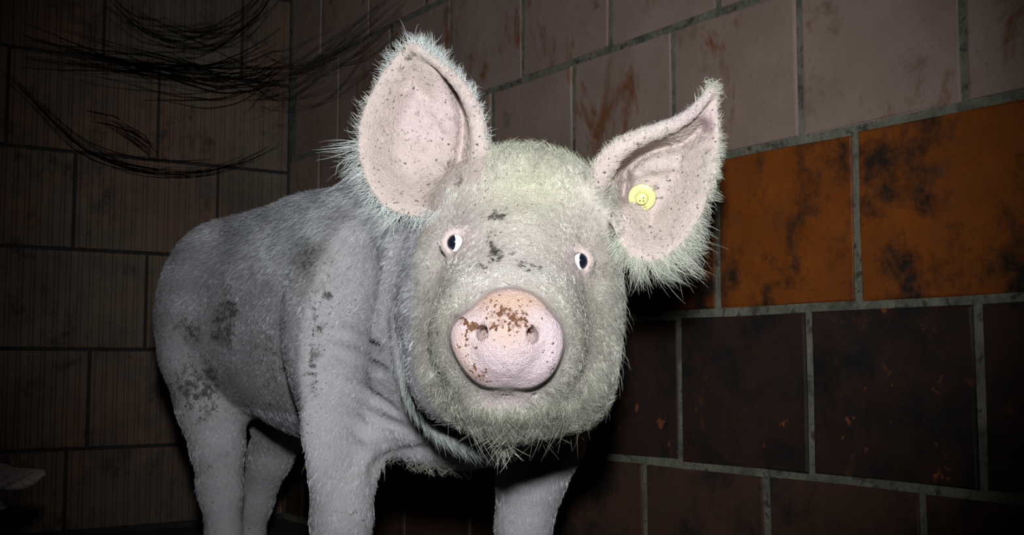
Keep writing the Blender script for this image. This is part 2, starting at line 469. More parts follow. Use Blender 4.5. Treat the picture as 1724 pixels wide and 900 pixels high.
def build_pig_field(fine=FINE):
    c = fine / 0.0025
    xs = axis((-0.80, [(-0.30, 0.009 * c, 0.007 * c), (-0.20, 0.007 * c, fine), (0.225, fine, fine), (0.27, fine, 0.006)]))
    ys = axis((-0.60, [(-0.26, 0.010 * c, 0.007 * c), (-0.20, 0.007 * c, fine), (0.27, fine, fine), (0.30, fine, 0.006)]))
    zs = axis((0.98, [(1.38, fine, fine), (1.52, fine, 0.007 * c), (2.75, 0.007 * c, 0.011 * c)]))
    f = Field(xs, ys, zs)
    px_ = lambda r, Z: r * Z / F
    # ---- trunk
    dB = (-0.35, 0.57)
    B = yaw_basis(*dB)
    f.ell(PX(684, 528, 1.68), (0.30, 0.200, 0.145), B, 0.07)            # chest
    f.ell(PX(550, 530, 1.93), (0.42, 0.208, 0.165), B, 0.08)            # barrel
    f.ell(PX(436, 528, 2.20), (0.25, 0.185, 0.165), B, 0.08)            # rump
    f.ell(PX(690, 470, 1.54), (0.17, 0.165, 0.125), B, 0.08)            # neck and crest
    f.cone(PX(820, 500, 1.38), PX(700, 530, 1.60), 0.115, 0.160, 0.05)  # neck to the head
    f.ell(PX(790, 680, 1.56), (0.13, 0.085, 0.10), yaw_basis(0.9, 0.45), 0.05)  # brisket
    # ---- shoulders and forelegs
    f.ell(PX(592, 560, 1.57), (0.105, 0.175, 0.075), B, 0.05)
    f.chain([(*PX(598, 640, 1.53), 0.074), (*PX(586, 720, 1.51), 0.056), (*PX(578, 790, 1.50), 0.041), (*PX(575, 870, 1.49), 0.036), (*PX(572, 960, 1.49), 0.038), (*PX(572, 1030, 1.50), 0.029), (*PX(572, 1105, 1.50), 0.032), (*PX(566, 1138, 1.47), 0.032)], 0.022)
    f.chain([(*PX(930, 650, 1.62), 0.068), (*PX(912, 740, 1.61), 0.056), (*PX(893, 810, 1.60), 0.044), (*PX(882, 880, 1.60), 0.036), (*PX(878, 950, 1.60), 0.038), (*PX(876, 1010, 1.61), 0.029), (*PX(876, 1065, 1.61), 0.031), (*PX(872, 1090, 1.58), 0.031)], 0.022)
    # ---- hams and hind legs
    f.ell(PX(352, 540, 2.16), (0.125, 0.165, 0.085), B, 0.06)
    f.chain([(*PX(352, 600, 2.12), 0.088), (*PX(358, 680, 2.09), 0.062), (*PX(366, 750, 2.08), 0.045), (*PX(371, 820, 2.08), 0.038), (*PX(378, 900, 2.07), 0.030), (*PX(382, 965, 2.06), 0.030), (*PX(384, 993, 2.04), 0.031)], 0.022)
    f.chain([(*PX(500, 600, 2.30), 0.100), (*PX(480, 700, 2.33), 0.062), (*PX(455, 768, 2.38), 0.043), (*PX(430, 845, 2.42), 0.034), (*PX(420, 905, 2.43), 0.029), (*PX(420, 938, 2.42), 0.030)], 0.022)
    f.cone(PX(500, 590, 2.25), PX(470, 690, 2.32), 0.09, 0.06, 0.03)
    # ---- head
    c8, s8 = math.cos(math.radians(-7.5)), math.sin(math.radians(-7.5))
    R = np.array([[c8, -s8, 0], [s8, c8, 0], [0, 0, 1.0]])
    f.ell(PX(888, 352, 1.315), (px_(142, 1.3), px_(106, 1.3), 0.105), R, 0.03)
    f.cone(PX(876, 395, 1.285), PX(855, 545, 1.115), 0.086, 0.058, 0.03)
    f.ell(PX(806, 352, 1.30), (0.050, 0.045, 0.05), None, 0.03)          # brow ridges
    f.ell(PX(962, 374, 1.29), (0.050, 0.045, 0.05), None, 0.03)
    f.ell(PX(762, 560, 1.30), (px_(76, 1.3), px_(138, 1.3), 0.10), R, 0.035)   # jowls
    f.ell(PX(978, 580, 1.28), (px_(66, 1.28), px_(128, 1.28), 0.095), R, 0.035)
    f.ell(PX(975, 490, 1.27), (px_(66, 1.28), px_(90, 1.28), 0.07), R, 0.03)
    f.ell(PX(760, 470, 1.29), (px_(62, 1.28), px_(90, 1.28), 0.07), R, 0.03)
    f.ell(PX(856, 640, 1.21), (px_(128, 1.21), px_(86, 1.21), 0.105), R, 0.03)  # lower jaw
    f.ell(PX(853, 690, 1.175), (px_(72, 1.18), px_(46, 1.18), 0.06), None, 0.025)
    f.ell(PX(850, 742, 1.20), (0.013, 0.011, 0.013), None, 0.012)               # wart on the chin
    f.ell(PX(856, 572, 1.115), (px_(122, 1.115), px_(98, 1.115), 0.062), R, 0.05)  # muzzle
    f.cone(PX(855, 568, 1.12), PX(853, 570, 1.055), 0.050, 0.046, 0.02)
    f.ell(PX(852, 672, 1.118), (px_(66, 1.09), px_(26, 1.09), 0.035), None, 0.03)
    f.ell(PX(762, 612, 1.215), (px_(66, 1.2), px_(72, 1.2), 0.06), R, 0.04)   # full cheeks beside the muzzle
    f.ell(PX(956, 622, 1.205), (px_(62, 1.2), px_(72, 1.2), 0.06), R, 0.04)
    f.ell(PX(782, 655, 1.25), (px_(56, 1.25), px_(44, 1.25), 0.06), R, 0.04)
    f.ell(PX(934, 655, 1.24), (px_(56, 1.25), px_(42, 1.25), 0.06), R, 0.04)
    f.ell(PX(745, 500, 1.29), (px_(58, 1.28), px_(90, 1.28), 0.07), R, 0.04)  # lower lip
    f.ell(PX(778, 535, 1.222), (px_(52, 1.2), px_(66, 1.2), 0.05), R, 0.045)
    f.ell(PX(938, 550, 1.212), (px_(52, 1.2), px_(66, 1.2), 0.05), R, 0.045)
    roll = [(712, 395, 1.350, .010), (700, 445, 1.350, .014), (690, 510, 1.350, .017), (690, 580, 1.345, .019), (704, 645, 1.335, .019), (738, 700, 1.315, .018), (788, 736, 1.290, .014), (835, 748, 1.270, .007)]
    roll = np.array(roll); uu = np.linspace(0, 1, 40); tt = np.linspace(0, 1, len(roll))
    roll = np.stack([np.interp(uu, tt, roll[:, i]) for i in range(4)], 1)
    for _ in range(12): roll[1:-1] = 0.25 * roll[:-2] + 0.5 * roll[1:-1] + 0.25 * roll[2:]
    f.chain([(*PX(a, b, zc), r) for a, b, zc, r in roll], 0.010)        # fold of skin behind the jowl
    # lips: mouth line below the disc
    f.chain([(*PX(782, 636, 1.085), 0.001), (*PX(808, 650, 1.074), 0.003), (*PX(852, 655, 1.066), 0.0035), (*PX(896, 657, 1.074), 0.003), (*PX(924, 645, 1.085), 0.001)], 0.005, cut=True)
    # snout disc
    lo, hi = PX(740, 670, 1.09), PX(965, 470, 1.09)
    sl, X, Y, Z = f.sub(np.array([lo[0], lo[1], 1.0]), np.array([hi[0], hi[1], 1.10]))
    px = CX + F * X / Z; py = CY - F * Y / Z
    px, py = np.broadcast_arrays(px, py); 
    d2 = poly_sd(px, py, DISC)
    rise = 0.004 * np.exp(-((px - 815) / 40) ** 2 - ((py - 548) / 22) ** 2) + 0.004 * np.exp(-((px - 893) / 40) ** 2 - ((py - 552) / 22) ** 2) + 0.003 * np.exp(-((px - 853) / 60) ** 2 - ((py - 610) / 26) ** 2)
    zf = 1.024 + 0.005 * sstep(600, 655, py) + 0.004 * sstep(530, 488, py) - rise + 0.003 * np.exp(-((d2 + 4) / 8) ** 2)
    da = np.maximum(zf - Z, Z - 1.075)
    db = d2 * Z / F
    k = 0.007
    h = np.clip(0.5 + 0.5 * (da - db) / k, 0, 1)
    d = db * (1 - h) + da * h + k * h * (1 - h)
    f.add(sl, d.astype(np.float32), 0.004)
    # nostrils
    for (a, b, ang) in (((808, 556), (822, 566), 0), ((900, 560), (887, 568), 0)):
        f.chain([(*PX(*a, 1.018), 0.0052), (*PX(*b, 1.026), 0.0080), (*PX((b[0] * 3 + 853) / 4, b[1], 1.034), 0.0078)], 0.005, cut=True)
    # notch under the disc
    f.cone(PX(852, 652, 1.015), PX(852, 640, 1.02), 0.003, 0.0015, 0.006, cut=True)
    # ---- ears as cupped sheets
    for poly, dep, z0, z1, rim in ((EAR_A, ear_depth_A, 1.22, 1.43, [(795, 315, 1.262, 13), (812, 262, 1.268, 12), (806, 205, 1.272, 9), (788, 158, 1.278, 7), (755, 120, 1.290, 5), (718, 92, 1.303, 2.5), (694, 78, 1.308, 1.5)]),
                                   (EAR_B, ear_depth_B, 1.16, 1.36, [(1000, 325, 1.235, 13), (1014, 280, 1.222, 12), (1050, 240, 1.207, 9), (1100, 222, 1.201, 7), (1150, 204, 1.206, 5), (1182, 174, 1.216, 2.5), (1200, 150, 1.222, 1.5)])):
        lo2, hi2 = poly.min(0) - 12, poly.max(0) + 12
        cs = np.array([PX(u, v, zc) for u in (lo2[0], hi2[0]) for v in (lo2[1], hi2[1]) for zc in (z0, z1)])
        sl, X, Y, Z = f.sub(cs.min(0), cs.max(0))
        px, py = np.broadcast_arrays(CX + F * X / Z, CY - F * Y / Z)
        u0, v0 = lo2 - 60; u1, v1 = hi2 + 60
        gu, gv = np.meshgrid(np.arange(u0, u1, 1.0), np.arange(v0, v1, 1.0), indexing='ij')
        gd = poly_sd(gu, gv, poly); gz = dep(gu, gv, -gd)
        for _ in range(8):
            gz[1:-1, 1:-1] = 0.5 * gz[1:-1, 1:-1] + 0.125 * (gz[:-2, 1:-1] + gz[2:, 1:-1] + gz[1:-1, :-2] + gz[1:-1, 2:])
        ga, gb = np.gradient(gz); slope = np.sqrt(1 + (ga ** 2 + gb ** 2) * (F / 1.27) ** 2)
        iu = np.clip(px - u0, 0, gd.shape[0] - 1.001); iv = np.clip(py - v0, 0, gd.shape[1] - 1.001)
        fu = iu.astype(np.int32); fv = iv.astype(np.int32); du = iu - fu; dv = iv - fv
        def bil(g): return g[fu, fv] * (1 - du) * (1 - dv) + g[fu + 1, fv] * du * (1 - dv) + g[fu, fv + 1] * (1 - du) * dv + g[fu + 1, fv + 1] * du * dv
        d2 = bil(gd); zc = bil(gz)
        th = 0.0030 + 0.0025 * sstep(0, 60, -d2)
        da = np.abs(Z - zc) / bil(slope) - th
        db = d2 * Z / F
        k = 0.004
        h = np.clip(0.5 + 0.5 * (da - db) / k, 0, 1)
        d = db * (1 - h) + da * h + k * h * (1 - h)
        f.add(sl, d.astype(np.float32), 0.014)
        rim = np.array(rim, float); rim = np.stack([np.interp(np.linspace(0, 1, 24), np.linspace(0, 1, len(rim)), rim[:, i]) for i in range(4)], 1)
        for _ in range(8): rim[1:-1] = 0.25 * rim[:-2] + 0.5 * rim[1:-1] + 0.25 * rim[2:]
        f.chain([(*PX(a, b, zc_), px_(r, zc_)) for a, b, zc_, r in rim], 0.010)
    return f
T0 = time.time()
f = build_pig_field()
# ---- folds and creases of the skin
f.crease([(556, 430), (536, 510), (524, 580), (520, 650), (521, 715), (523, 770)], 0.05, 0.002, 0.03)
f.crease([(632, 792), (650, 776), (690, 764), (740, 760)], 0.008, 0.005, 0.008)
for pts in ([(540, 690), (585, 705), (640, 735)], [(535, 730), (580, 748), (620, 765)], [(560, 640), (610, 660), (660, 700)], [(330, 770), (365, 782), (400, 770)], [(328, 830), (362, 838), (398, 828)], [(560, 590), (600, 600), (640, 630)],
            [(610, 700), (650, 718), (680, 732)], [(545, 560), (585, 560), (630, 590)]):
    f.crease(pts, 0.010, 0.0010, 0.006)
# ---- eyes: lids round a socket
EYES = []
for (ex, ey, gx) in ((767, 408, -1), (975, 439, 1)):
    ze = float(f.look([ex], [ey])[0])
    f.ell(PX(ex, ey, ze + 0.006), (0.0165, 0.0165, 0.010), None, 0.008)
    f.ell(PX(ex, ey + 1, ze), (0.0084, 0.0086, 0.014), None, 0.003, cut=True)
    EYES.append((ex, ey, ze + 0.0100, gx))
V, Q = f.surface()
print('pig surface', len(V), len(Q), round(time.time() - T0, 1), 's')
# ---------------------------------------------------------------- colour of skin and coat (dirt has shapes of its own)
def gauss(px, py, cx, cy, rx, ry): return np.exp(-(((px - cx) / rx) ** 2 + ((py - cy) / ry) ** 2))
LAT = np.random.default_rng(5).random((256, 256))
def vnoise(x, y, sc_):
    """smooth value noise, cell of sc_ pixels, 0..1"""
    x = x / sc_; y = y / sc_
    i = np.floor(x).astype(int); j = np.floor(y).astype(int)
    u = x - i; v = y - j; u = u * u * (3 - 2 * u); v = v * v * (3 - 2 * v)
    g_ = lambda a, b: LAT[(i + a) % 256, (j + b) % 256]
    return (g_(0, 0) * (1 - u) + g_(1, 0) * u) * (1 - v) + (g_(0, 1) * (1 - u) + g_(1, 1) * u) * v
for _ in range(1):                                     # take the grid steps out of the coarse parts
    n_ = np.zeros(len(V)); acc = np.zeros_like(V)
    for i in range(4):
        a_, b_ = Q[:, i], Q[:, (i + 1) % 4]
        np.add.at(acc, a_, V[b_]); np.add.at(n_, a_, 1); np.add.at(acc, b_, V[a_]); np.add.at(n_, b_, 1)
    coarse = sstep(1.40, 1.50, V[:, 2])[:, None] * 0.6
    V = V * (1 - coarse) + acc / n_[:, None] * coarse
vpx = CX + F * V[:, 0] / V[:, 2]; vpy = CY - F * V[:, 1] / V[:, 2]; vz = V[:, 2]
inA = poly_sd(vpx, vpy, EAR_A); inB = poly_sd(vpx, vpy, EAR_B); inD = poly_sd(vpx, vpy, DISC)
rimA = np.array([(795, 315), (812, 262), (806, 205), (788, 158), (755, 120)], float)
earA = ((inA < 6) & (vz < 1.42) & ((vpx < 745) | (vpy < 315)) & (vpy < 372))
earB = ((inB < 6) & (vz < 1.33) & ((vpx > 1040) | (vpy < 318)) & (vpx > 1000))
disc = (inD < 3) & (vz < 1.062)
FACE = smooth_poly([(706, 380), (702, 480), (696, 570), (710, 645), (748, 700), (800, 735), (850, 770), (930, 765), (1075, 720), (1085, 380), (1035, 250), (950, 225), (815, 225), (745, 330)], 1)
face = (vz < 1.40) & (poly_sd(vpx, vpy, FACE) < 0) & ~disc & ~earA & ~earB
zw = to_world(V)[:, 2]
N = len(V)
tint = np.zeros((N, 3))
tint[:] = (0.375, 0.355, 0.365)
for (cx, cy, rx, ry, c_, am) in ((525, 440, 40, 50, (0.20, 0.20, 0.155), .7),):   # olive stain behind the shoulder
    g = (gauss(vpx, vpy, cx, cy, rx, ry) * am)[:, None]; tint = tint * (1 - g) + np.array(c_) * g
fc = np.array((0.52, 0.46, 0.41))
tint[face] = fc
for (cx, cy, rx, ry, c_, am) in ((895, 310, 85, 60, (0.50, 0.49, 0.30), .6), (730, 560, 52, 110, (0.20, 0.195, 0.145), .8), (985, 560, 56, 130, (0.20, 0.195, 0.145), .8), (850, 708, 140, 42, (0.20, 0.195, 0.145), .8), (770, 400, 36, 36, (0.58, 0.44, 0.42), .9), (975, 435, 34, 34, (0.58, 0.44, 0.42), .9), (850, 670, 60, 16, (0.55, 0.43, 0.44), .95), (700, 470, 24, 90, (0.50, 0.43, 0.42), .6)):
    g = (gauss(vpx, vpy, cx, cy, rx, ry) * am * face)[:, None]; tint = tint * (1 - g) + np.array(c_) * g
earc = np.array((0.51, 0.415, 0.38))
tint[earA | earB] = earc
for (cx, cy, rx, ry, c_, am) in ((730, 200, 60, 60, (0.58, 0.43, 0.44), .7), (1180, 215, 40, 45, (0.62, 0.46, 0.48), .7), (1190, 290, 30, 60, (0.40, 0.35, 0.30), .6)):
    g = (gauss(vpx, vpy, cx, cy, rx, ry) * am * (earA | earB))[:, None]; tint = tint * (1 - g) + np.array(c_) * g
tint[disc] = (0.45, 0.355, 0.375)
for (cx, cy, rx, ry, c_, am) in ((858, 505, 75, 22, (0.48, 0.29, 0.17), .8), (853, 555, 46, 34, (0.45, 0.29, 0.21), .75), (775, 590, 16, 50, (0.45, 0.29, 0.20), .6), (800, 632, 26, 14, (0.4, 0.26, 0.18), .6)):
    g = (gauss(vpx, vpy, cx, cy, rx, ry) * am * disc)[:, None]; tint = tint * (1 - g) + np.array(c_) * g
E0 = np.concatenate([Q[:, 0], Q[:, 1], Q[:, 2], Q[:, 3]]); E1 = np.concatenate([Q[:, 1], Q[:, 2], Q[:, 3], Q[:, 0]])
keep = disc[E0] == disc[E1]; E0, E1 = E0[keep], E1[keep]
deg = np.maximum(np.bincount(E0, minlength=N) + np.bincount(E1, minlength=N), 1)
for _ in range(14):
    for ch_ in range(3):
        tint[:, ch_] = 0.4 * tint[:, ch_] + 0.6 * (np.bincount(E0, tint[E1, ch_], N) + np.bincount(E1, tint[E0, ch_], N)) / deg
dirt = np.zeros(N)
wpx = vpx + 26 * (vnoise(vpx, vpy, 21) - .5) + 14 * (vnoise(vpx + 900, vpy, 8) - .5)
wpy = vpy + 26 * (vnoise(vpx, vpy + 700, 21) - .5) + 14 * (vnoise(vpx, vpy + 300, 8) - .5)
for (cx, cy, rx, ry, am) in ((832, 360, 30, 10, .92), (834, 420, 22, 28, .95), (820, 440, 26, 12, .7), (866, 432, 14, 11, .85), (898, 452, 32, 12, .92), (940, 440, 20, 16, .45), (990, 470, 26, 40, .42), (728, 500, 28, 50, .5), (985, 560, 35, 80, .40), (760, 660, 60, 40, .45), (900, 700, 70, 30, .4),
                             (850, 715, 60, 25, .55), (545, 495, 12, 28, .95), (525, 435, 42, 50, .66), (455, 600, 50, 110, .58), (335, 655, 55, 60, .92), (325, 560, 30, 40, .75), (470, 700, 70, 50, .62), (384, 530, 18, 75, .95), (528, 600, 14, 150, .72), (560, 540, 40, 60, .35), (600, 500, 60, 60, .30), (690, 92, 22, 14, .85), (768, 290, 12, 24, .75),
                             (1195, 250, 14, 60, .62), (1195, 320, 20, 50, .6), (1090, 235, 60, 9, .6), (1110, 330, 12, 20, .65), (1075, 400, 40, 40, .42), (790, 545, 38, 14, 1.25), (818, 551, 18, 9, 1.25), (893, 556, 18, 8, .95), (855, 535, 56, 40, .80), (780, 590, 18, 40, .55), (930, 610, 14, 20, .5), (800, 632, 24, 12, .6), (345, 800, 40, 60, .4), (580, 870, 40, 40, .35)):
    dirt = np.maximum(dirt, gauss(wpx, wpy, cx, cy, rx, ry) * am)
dirt = dirt * np.where(disc, np.clip(0.7 + 0.6 * vnoise(vpx, vpy, 7), 0, 1), np.clip(0.35 + 1.1 * vnoise(vpx, vpy, 7), 0, 1))
dirt = np.maximum(dirt, 0.32 * (earA | earB)); dirt = np.maximum(dirt, 0.24 * face); dirt = np.maximum(dirt, 0.10)

# ---------------------------------------------------------------- pig: root, body
base = to_world(PX(560, 1000, 1.8)); base[2] = 0.0
pig = tag(link('pig', None), 'pale bristly pig with dirty snout and yellow ear tag, standing beside the brick wall', 'pig', 'pigs in the pen')
pig.location = base
VW = to_world(V) - base
me = mesh_from('pig_body', VW, Q)
ca = me.attributes.new('tint', 'FLOAT_COLOR', 'POINT')
ca.data.foreach_set('color', np.concatenate([tint, np.ones((N, 1))], 1).astype(np.float32).ravel())
me.attributes.new('dirt', 'FLOAT', 'POINT').data.foreach_set('value', dirt.astype(np.float32))
me.attributes.new('wet', 'FLOAT', 'POINT').data.foreach_set('value', (disc * 1.0).astype(np.float32))
t = NT('pig_skin')
at = t.n('ShaderNodeAttribute', _attribute_name='tint').outputs['Color']
di = t.n('ShaderNodeAttribute', _attribute_name='dirt').outputs['Fac']
we = t.n('ShaderNodeAttribute', _attribute_name='wet').outputs['Fac']
mott = t.noise(38, 5, 0.65)
c = t.mix(t.ramp(mott, 0.35, 0.7, 0, 0.35), at, t.mix(0.55, at, (0.30, 0.24, 0.19)))
fine = t.noise(330, 4, 0.6)
med = t.noise(105, 5, 0.65)
smear = t.math('ADD', t.math('MULTIPLY', di, 0.46), t.math('ADD', t.math('MULTIPLY', med, 0.75), t.math('MULTIPLY', fine, 0.25)))
smear = t.math('SUBTRACT', smear, t.math('MULTIPLY', we, 0.075))
muck = t.mix(we, (0.055, 0.055, 0.038), (0.12, 0.055, 0.025))
c = t.mix(t.ramp(smear, 0.70, 0.86, 0, 0.92), c, muck)
spk = t.math('ADD', t.math('ADD', t.noise(260, 2, 0.5), t.math('MULTIPLY', di, 0.25)), t.math('MULTIPLY', t.math('MULTIPLY', di, we), 0.10))
c = t.mix(t.ramp(spk, 0.745, 0.775), c, t.mix(we, (0.045, 0.032, 0.022), (0.11, 0.045, 0.02)))
t.bump(t.math('ADD', t.math('MULTIPLY', fine, 0.6), t.math('ADD', t.noise(900, 2), t.math('MULTIPLY', t.noise(60, 4, 0.6), 2.0))), 0.8, 0.002)
rr = t.n('ShaderNodeMapRange', i0=we, i1=0.0, i2=1.0, i3=0.62, i4=0.2).outputs[0]
M['skin'] = t.out(c, rr)
body = link('body', me, pig, M['skin'])

# ---------------------------------------------------------------- eyes
def cap_mesh(name, r, ax, ay, n=10, seg=28):
    """piece of a sphere round -z with elliptical edge"""
    Vx, Fx = [(0, 0, -r)], []
    for i in range(1, n + 1):
        for j in range(seg):
            a = 2 * math.pi * j / seg; x, y = ax * i / n * math.cos(a), ay * i / n * math.sin(a)
            Vx.append((x, y, -math.sqrt(max(r * r - x * x - y * y, 0))))
    for j in range(seg):
        Fx.append((0, 1 + j, 1 + (j + 1) % seg))
        for i in range(n - 1):
            a, b = 1 + i * seg + j, 1 + i * seg + (j + 1) % seg
            Fx.append((a, a + seg, b + seg, b))
    m_ = bpy.data.meshes.new(name); m_.from_pydata(Vx, [], Fx)
    for p in m_.polygons: p.use_smooth = True
    return m_
t = NT('eye_white'); M['white'] = t.out(t.mix(t.ramp(t.noise(300), .4, .8), (0.80, 0.80, 0.82), (0.70, 0.62, 0.62)), 0.18)
t = NT('eye_dark'); M['iris'] = t.out(t.mix(t.ramp(t.noise(400), .4, .8), (0.004, 0.006, 0.012), (0.008, 0.010, 0.018)), 0.12)
def frame(d):
    """rotation whose -z axis is d (camera axes, z depth) in world space"""
    dw = Vector(right * d[0] + up * d[1] + fwd * d[2]).normalized()
    return dw.to_track_quat('-Z', 'Y')
EYE_R = 0.0118
for (ex, ey, ze, gx) in EYES:
    bm = bmesh.new(); bmesh.ops.create_uvsphere(bm, u_segments=32, v_segments=20, radius=EYE_R)
    m_ = bpy.data.meshes.new('eye'); bm.to_mesh(m_); bm.free()
    for p in m_.polygons: p.use_smooth = True
    e = link('eye', m_, pig, M['white'])
    e.location = to_world(PX(ex, ey, ze)) - base
    e['label'] = 'white eyeball with dark iris'
    ir = link('iris', cap_mesh('iris', EYE_R * 1.012, 0.0054, 0.0086), e, M['iris'])
    ir.rotation_euler = frame((gx * 0.44, 0.06, -1)).to_euler()

# ---------------------------------------------------------------- ear tag
t = NT('yellow_plastic')
c = t.mix(t.ramp(t.noise(160, 4, .6), .58, .72), (0.58, 0.57, 0.22), (0.28, 0.26, 0.07))
M['yellow'] = t.out(c, 0.4)
M['hole'] = NT('dark_hole').out((0.02, 0.018, 0.01), 0.9)
def lathe(name, prof, seg=36):
    Vx, Fx = [], []
    for (r, h) in prof:
        for j in range(seg): Vx.append((r * math.cos(2 * math.pi * j / seg), r * math.sin(2 * math.pi * j / seg), -h))
    for i in range(len(prof) - 1):
        for j in range(seg):
            a, b = i * seg + j, i * seg + (j + 1) % seg
            Fx.append((a, b, b + seg, a + seg))
    m_ = bpy.data.meshes.new(name); m_.from_pydata(Vx, [], Fx)
    bm = bmesh.new(); bm.from_mesh(m_); bmesh.ops.remove_doubles(bm, verts=bm.verts, dist=1e-6); bmesh.ops.recalc_face_normals(bm, faces=bm.faces); bm.to_mesh(m_); bm.free()
    for p in m_.polygons: p.use_smooth = True
    return m_
zt = float(np.nanmedian(f.look([1075, 1081, 1088, 1081], [332, 326, 332, 340])))
tg = link('ear_tag', lathe('ear_tag', [(0, -0.001), (0.0142, -0.001), (0.0150, 0.0), (0.0148, 0.0012), (0.0140, 0.0018), (0.0100, 0.0016), (0, 0.0016)]), pig, M['yellow'])
tg['label'] = 'round yellow plastic button ear tag'
tg.location = to_world(PX(1081, 332, zt - 0.0075)) - base
tg.rotation_euler = frame((-0.20, -0.30, -1)).to_euler()
bs = link('tag_stud', lathe('tag_stud', [(0.0078, 0.0014), (0.0068, 0.0032), (0.0066, 0.0076), (0.0060, 0.0084), (0, 0.0086)]), tg, M['yellow'])
for (a, b) in ((-0.0022, 0.0012), (0.0018, -0.0018), (-0.0022, -0.0022)):
    h_ = link('tag_hole', lathe('tag_hole', [(0, 0.0088), (0.0007, 0.0088), (0.0008, 0.0086)], 10), bs, M['hole'])
    h_.location = (a, b, 0)

# ---------------------------------------------------------------- hooves
t = NT('hoof_horn'); M['hoof'] = t.out(t.mix(t.noise(60), (0.10, 0.085, 0.07), (0.04, 0.035, 0.03)), 0.6)
hd = fwd * -1; hd[2] = 0; hd /= np.linalg.norm(hd)
def claw_mesh():
    Vx, Fx = [], []
    rings = [(0.0, 0.020, 0.042, 0.012), (0.022, 0.019, 0.037, 0.009), (0.042, 0.017, 0.029, 0.004), (0.056, 0.012, 0.018, 0.0)]
    for (h_, wx, ly, off) in rings:
        for j in range(14):
            a = 2 * math.pi * j / 14; s_ = math.sin(a)
            Vx.append((wx * math.cos(a) * (1 - 0.25 * max(s_, 0)), ly * s_ + off, h_))
    for i in range(3):
        for j in range(14):
            a, b = i * 14 + j, i * 14 + (j + 1) % 14
            Fx.append((a, b, b + 14, a + 14))
    Fx += [tuple(range(13, -1, -1)), tuple(range(42, 56))]
    m_ = bpy.data.meshes.new('hoof_claw'); m_.from_pydata(Vx, [], Fx)
    for p in m_.polygons: p.use_smooth = True
    return m_
claw = claw_mesh()
for q in (PX(566, 1138, 1.47), PX(872, 1090, 1.58), PX(384, 993, 2.04), PX(420, 938, 2.42)):
    pw = to_world(q)
    for s_ in (-1, 1):
        o = link('hoof_claw', claw, pig, M['hoof'])
        lat = right * 0.019 * s_
        o.location = (pw[0] + lat[0] - base[0], pw[1] + lat[1] - base[1], 0.001)
        o.rotation_euler = (0, 0, math.atan2(hd[1], hd[0]) - math.pi / 2 - 0.10 * s_)

# ---------------------------------------------------------------- coat of bristles
me.update()
nrm = np.zeros(N * 3, np.float32); me.vertices.foreach_get('normal', nrm); nrm = nrm.reshape(-1, 3)
Rw = np.stack([right, up, fwd], 1)                    # columns: camera axes in world
ncam = nrm @ Rw                                       # normals in camera axes
fa = 0.5 * np.linalg.norm(np.cross(V[Q[:, 2]] - V[Q[:, 0]], V[Q[:, 3]] - V[Q[:, 1]]), axis=1)
def scatter(n, wv):
    """n random surface points, density following the vertex weight wv"""
    wq = wv[Q].mean(1) * fa
    idx = rng.choice(len(Q), n, p=wq / wq.sum())
    u, v = rng.random((2, n, 1))
    q = Q[idx]
    b = [(1 - u) * (1 - v), u * (1 - v), u * v, (1 - u) * v]
    lerp = lambda A: sum(bi * A[q[:, i]] for i, bi in enumerate(b))
    return lerp(V), lerp(ncam), lerp(np.concatenate([tint, dirt[:, None]], 1))
hm = NT('bristle_material')
hc = hm.n('ShaderNodeAttribute', _attribute_name='tint').outputs['Color']
M['hair'] = hm.out(hc, 0.45)
def unit(a): return a / np.maximum(np.linalg.norm(a, axis=-1, keepdims=True), 1e-9)
def hairs(name, P0, Nn, flow, length, lift, colr, rad=0.00016, jit=0.25, droop=0.0, npt=5, parent=None, org=None, clump=(0.005, 0.5)):
    n = len(P0)
    Nn = unit(Nn)
    d = flow + rng.normal(0, jit, (n, 3))
    d = unit(d - (d * Nn).sum(1, keepdims=True) * Nn)
    lift = np.broadcast_to(np.asarray(lift, float), (n,))[:, None] * rng.uniform(0.6, 1.4, (n, 1))
    L = (np.broadcast_to(np.asarray(length, float), (n,)) * rng.uniform(0.6, 1.25, n))[:, None]
    bend = rng.normal(0, 0.22, (n, 3))
    tt = np.linspace(0, 1, npt)
    pts = np.zeros((n, npt, 3))
    for i, s_ in enumerate(tt):
        pts[:, i] = P0 - Nn * 0.0006 * (1 - s_) + L * (d * s_ + Nn * (lift * s_ * (1 - 0.45 * s_)) + bend * s_ * s_ * 0.5) + np.array([0, -1, 0]) * (L * droop * s_ * s_)
    cell = np.floor((P0 + rng.normal(0, clump[0] * 0.2, P0.shape)) / clump[0]).astype(np.int64)
    key = cell[:, 0] * 73856093 ^ cell[:, 1] * 19349663 ^ cell[:, 2] * 83492791
    _, fi, inv = np.unique(key, return_index=True, return_inverse=True)
    gl = pts[fi[inv]]
    a_ = (clump[1] * rng.uniform(0.3, 1.0, n))[:, None, None] * (tt ** 1.5)[None, :, None]
    pts = pts * (1 - a_) + gl * a_
    pts = to_world(pts) - (base if org is None else org)
    hd_ = bpy.data.hair_curves.new(name)
    hd_.add_curves([npt] * n)
    hd_.attributes['position'].data.foreach_set('vector', pts.astype(np.float32).ravel()) if 'position' in hd_.attributes else hd_.points.foreach_set('position', pts.astype(np.float32).ravel())
    ra = hd_.attributes.get('radius') or hd_.attributes.new('radius', 'FLOAT', 'POINT')
    prof = np.array([1.0, 1.0, 0.85, 0.6, 0.15])[:npt] * rad
    ra.data.foreach_set('value', np.tile(prof, n).astype(np.float32) * np.repeat(rng.uniform(0.7, 1.3, n), npt).astype(np.float32))
    cc = hd_.attributes.new('tint', 'FLOAT_COLOR', 'CURVE')
    cc.data.foreach_set('color', np.concatenate([np.clip(colr, 0, 1), np.ones((n, 1))], 1).astype(np.float32).ravel())
    o = link(name, hd_, parent or pig, M['hair'])
    o['kind'] = 'stuff'
    return o
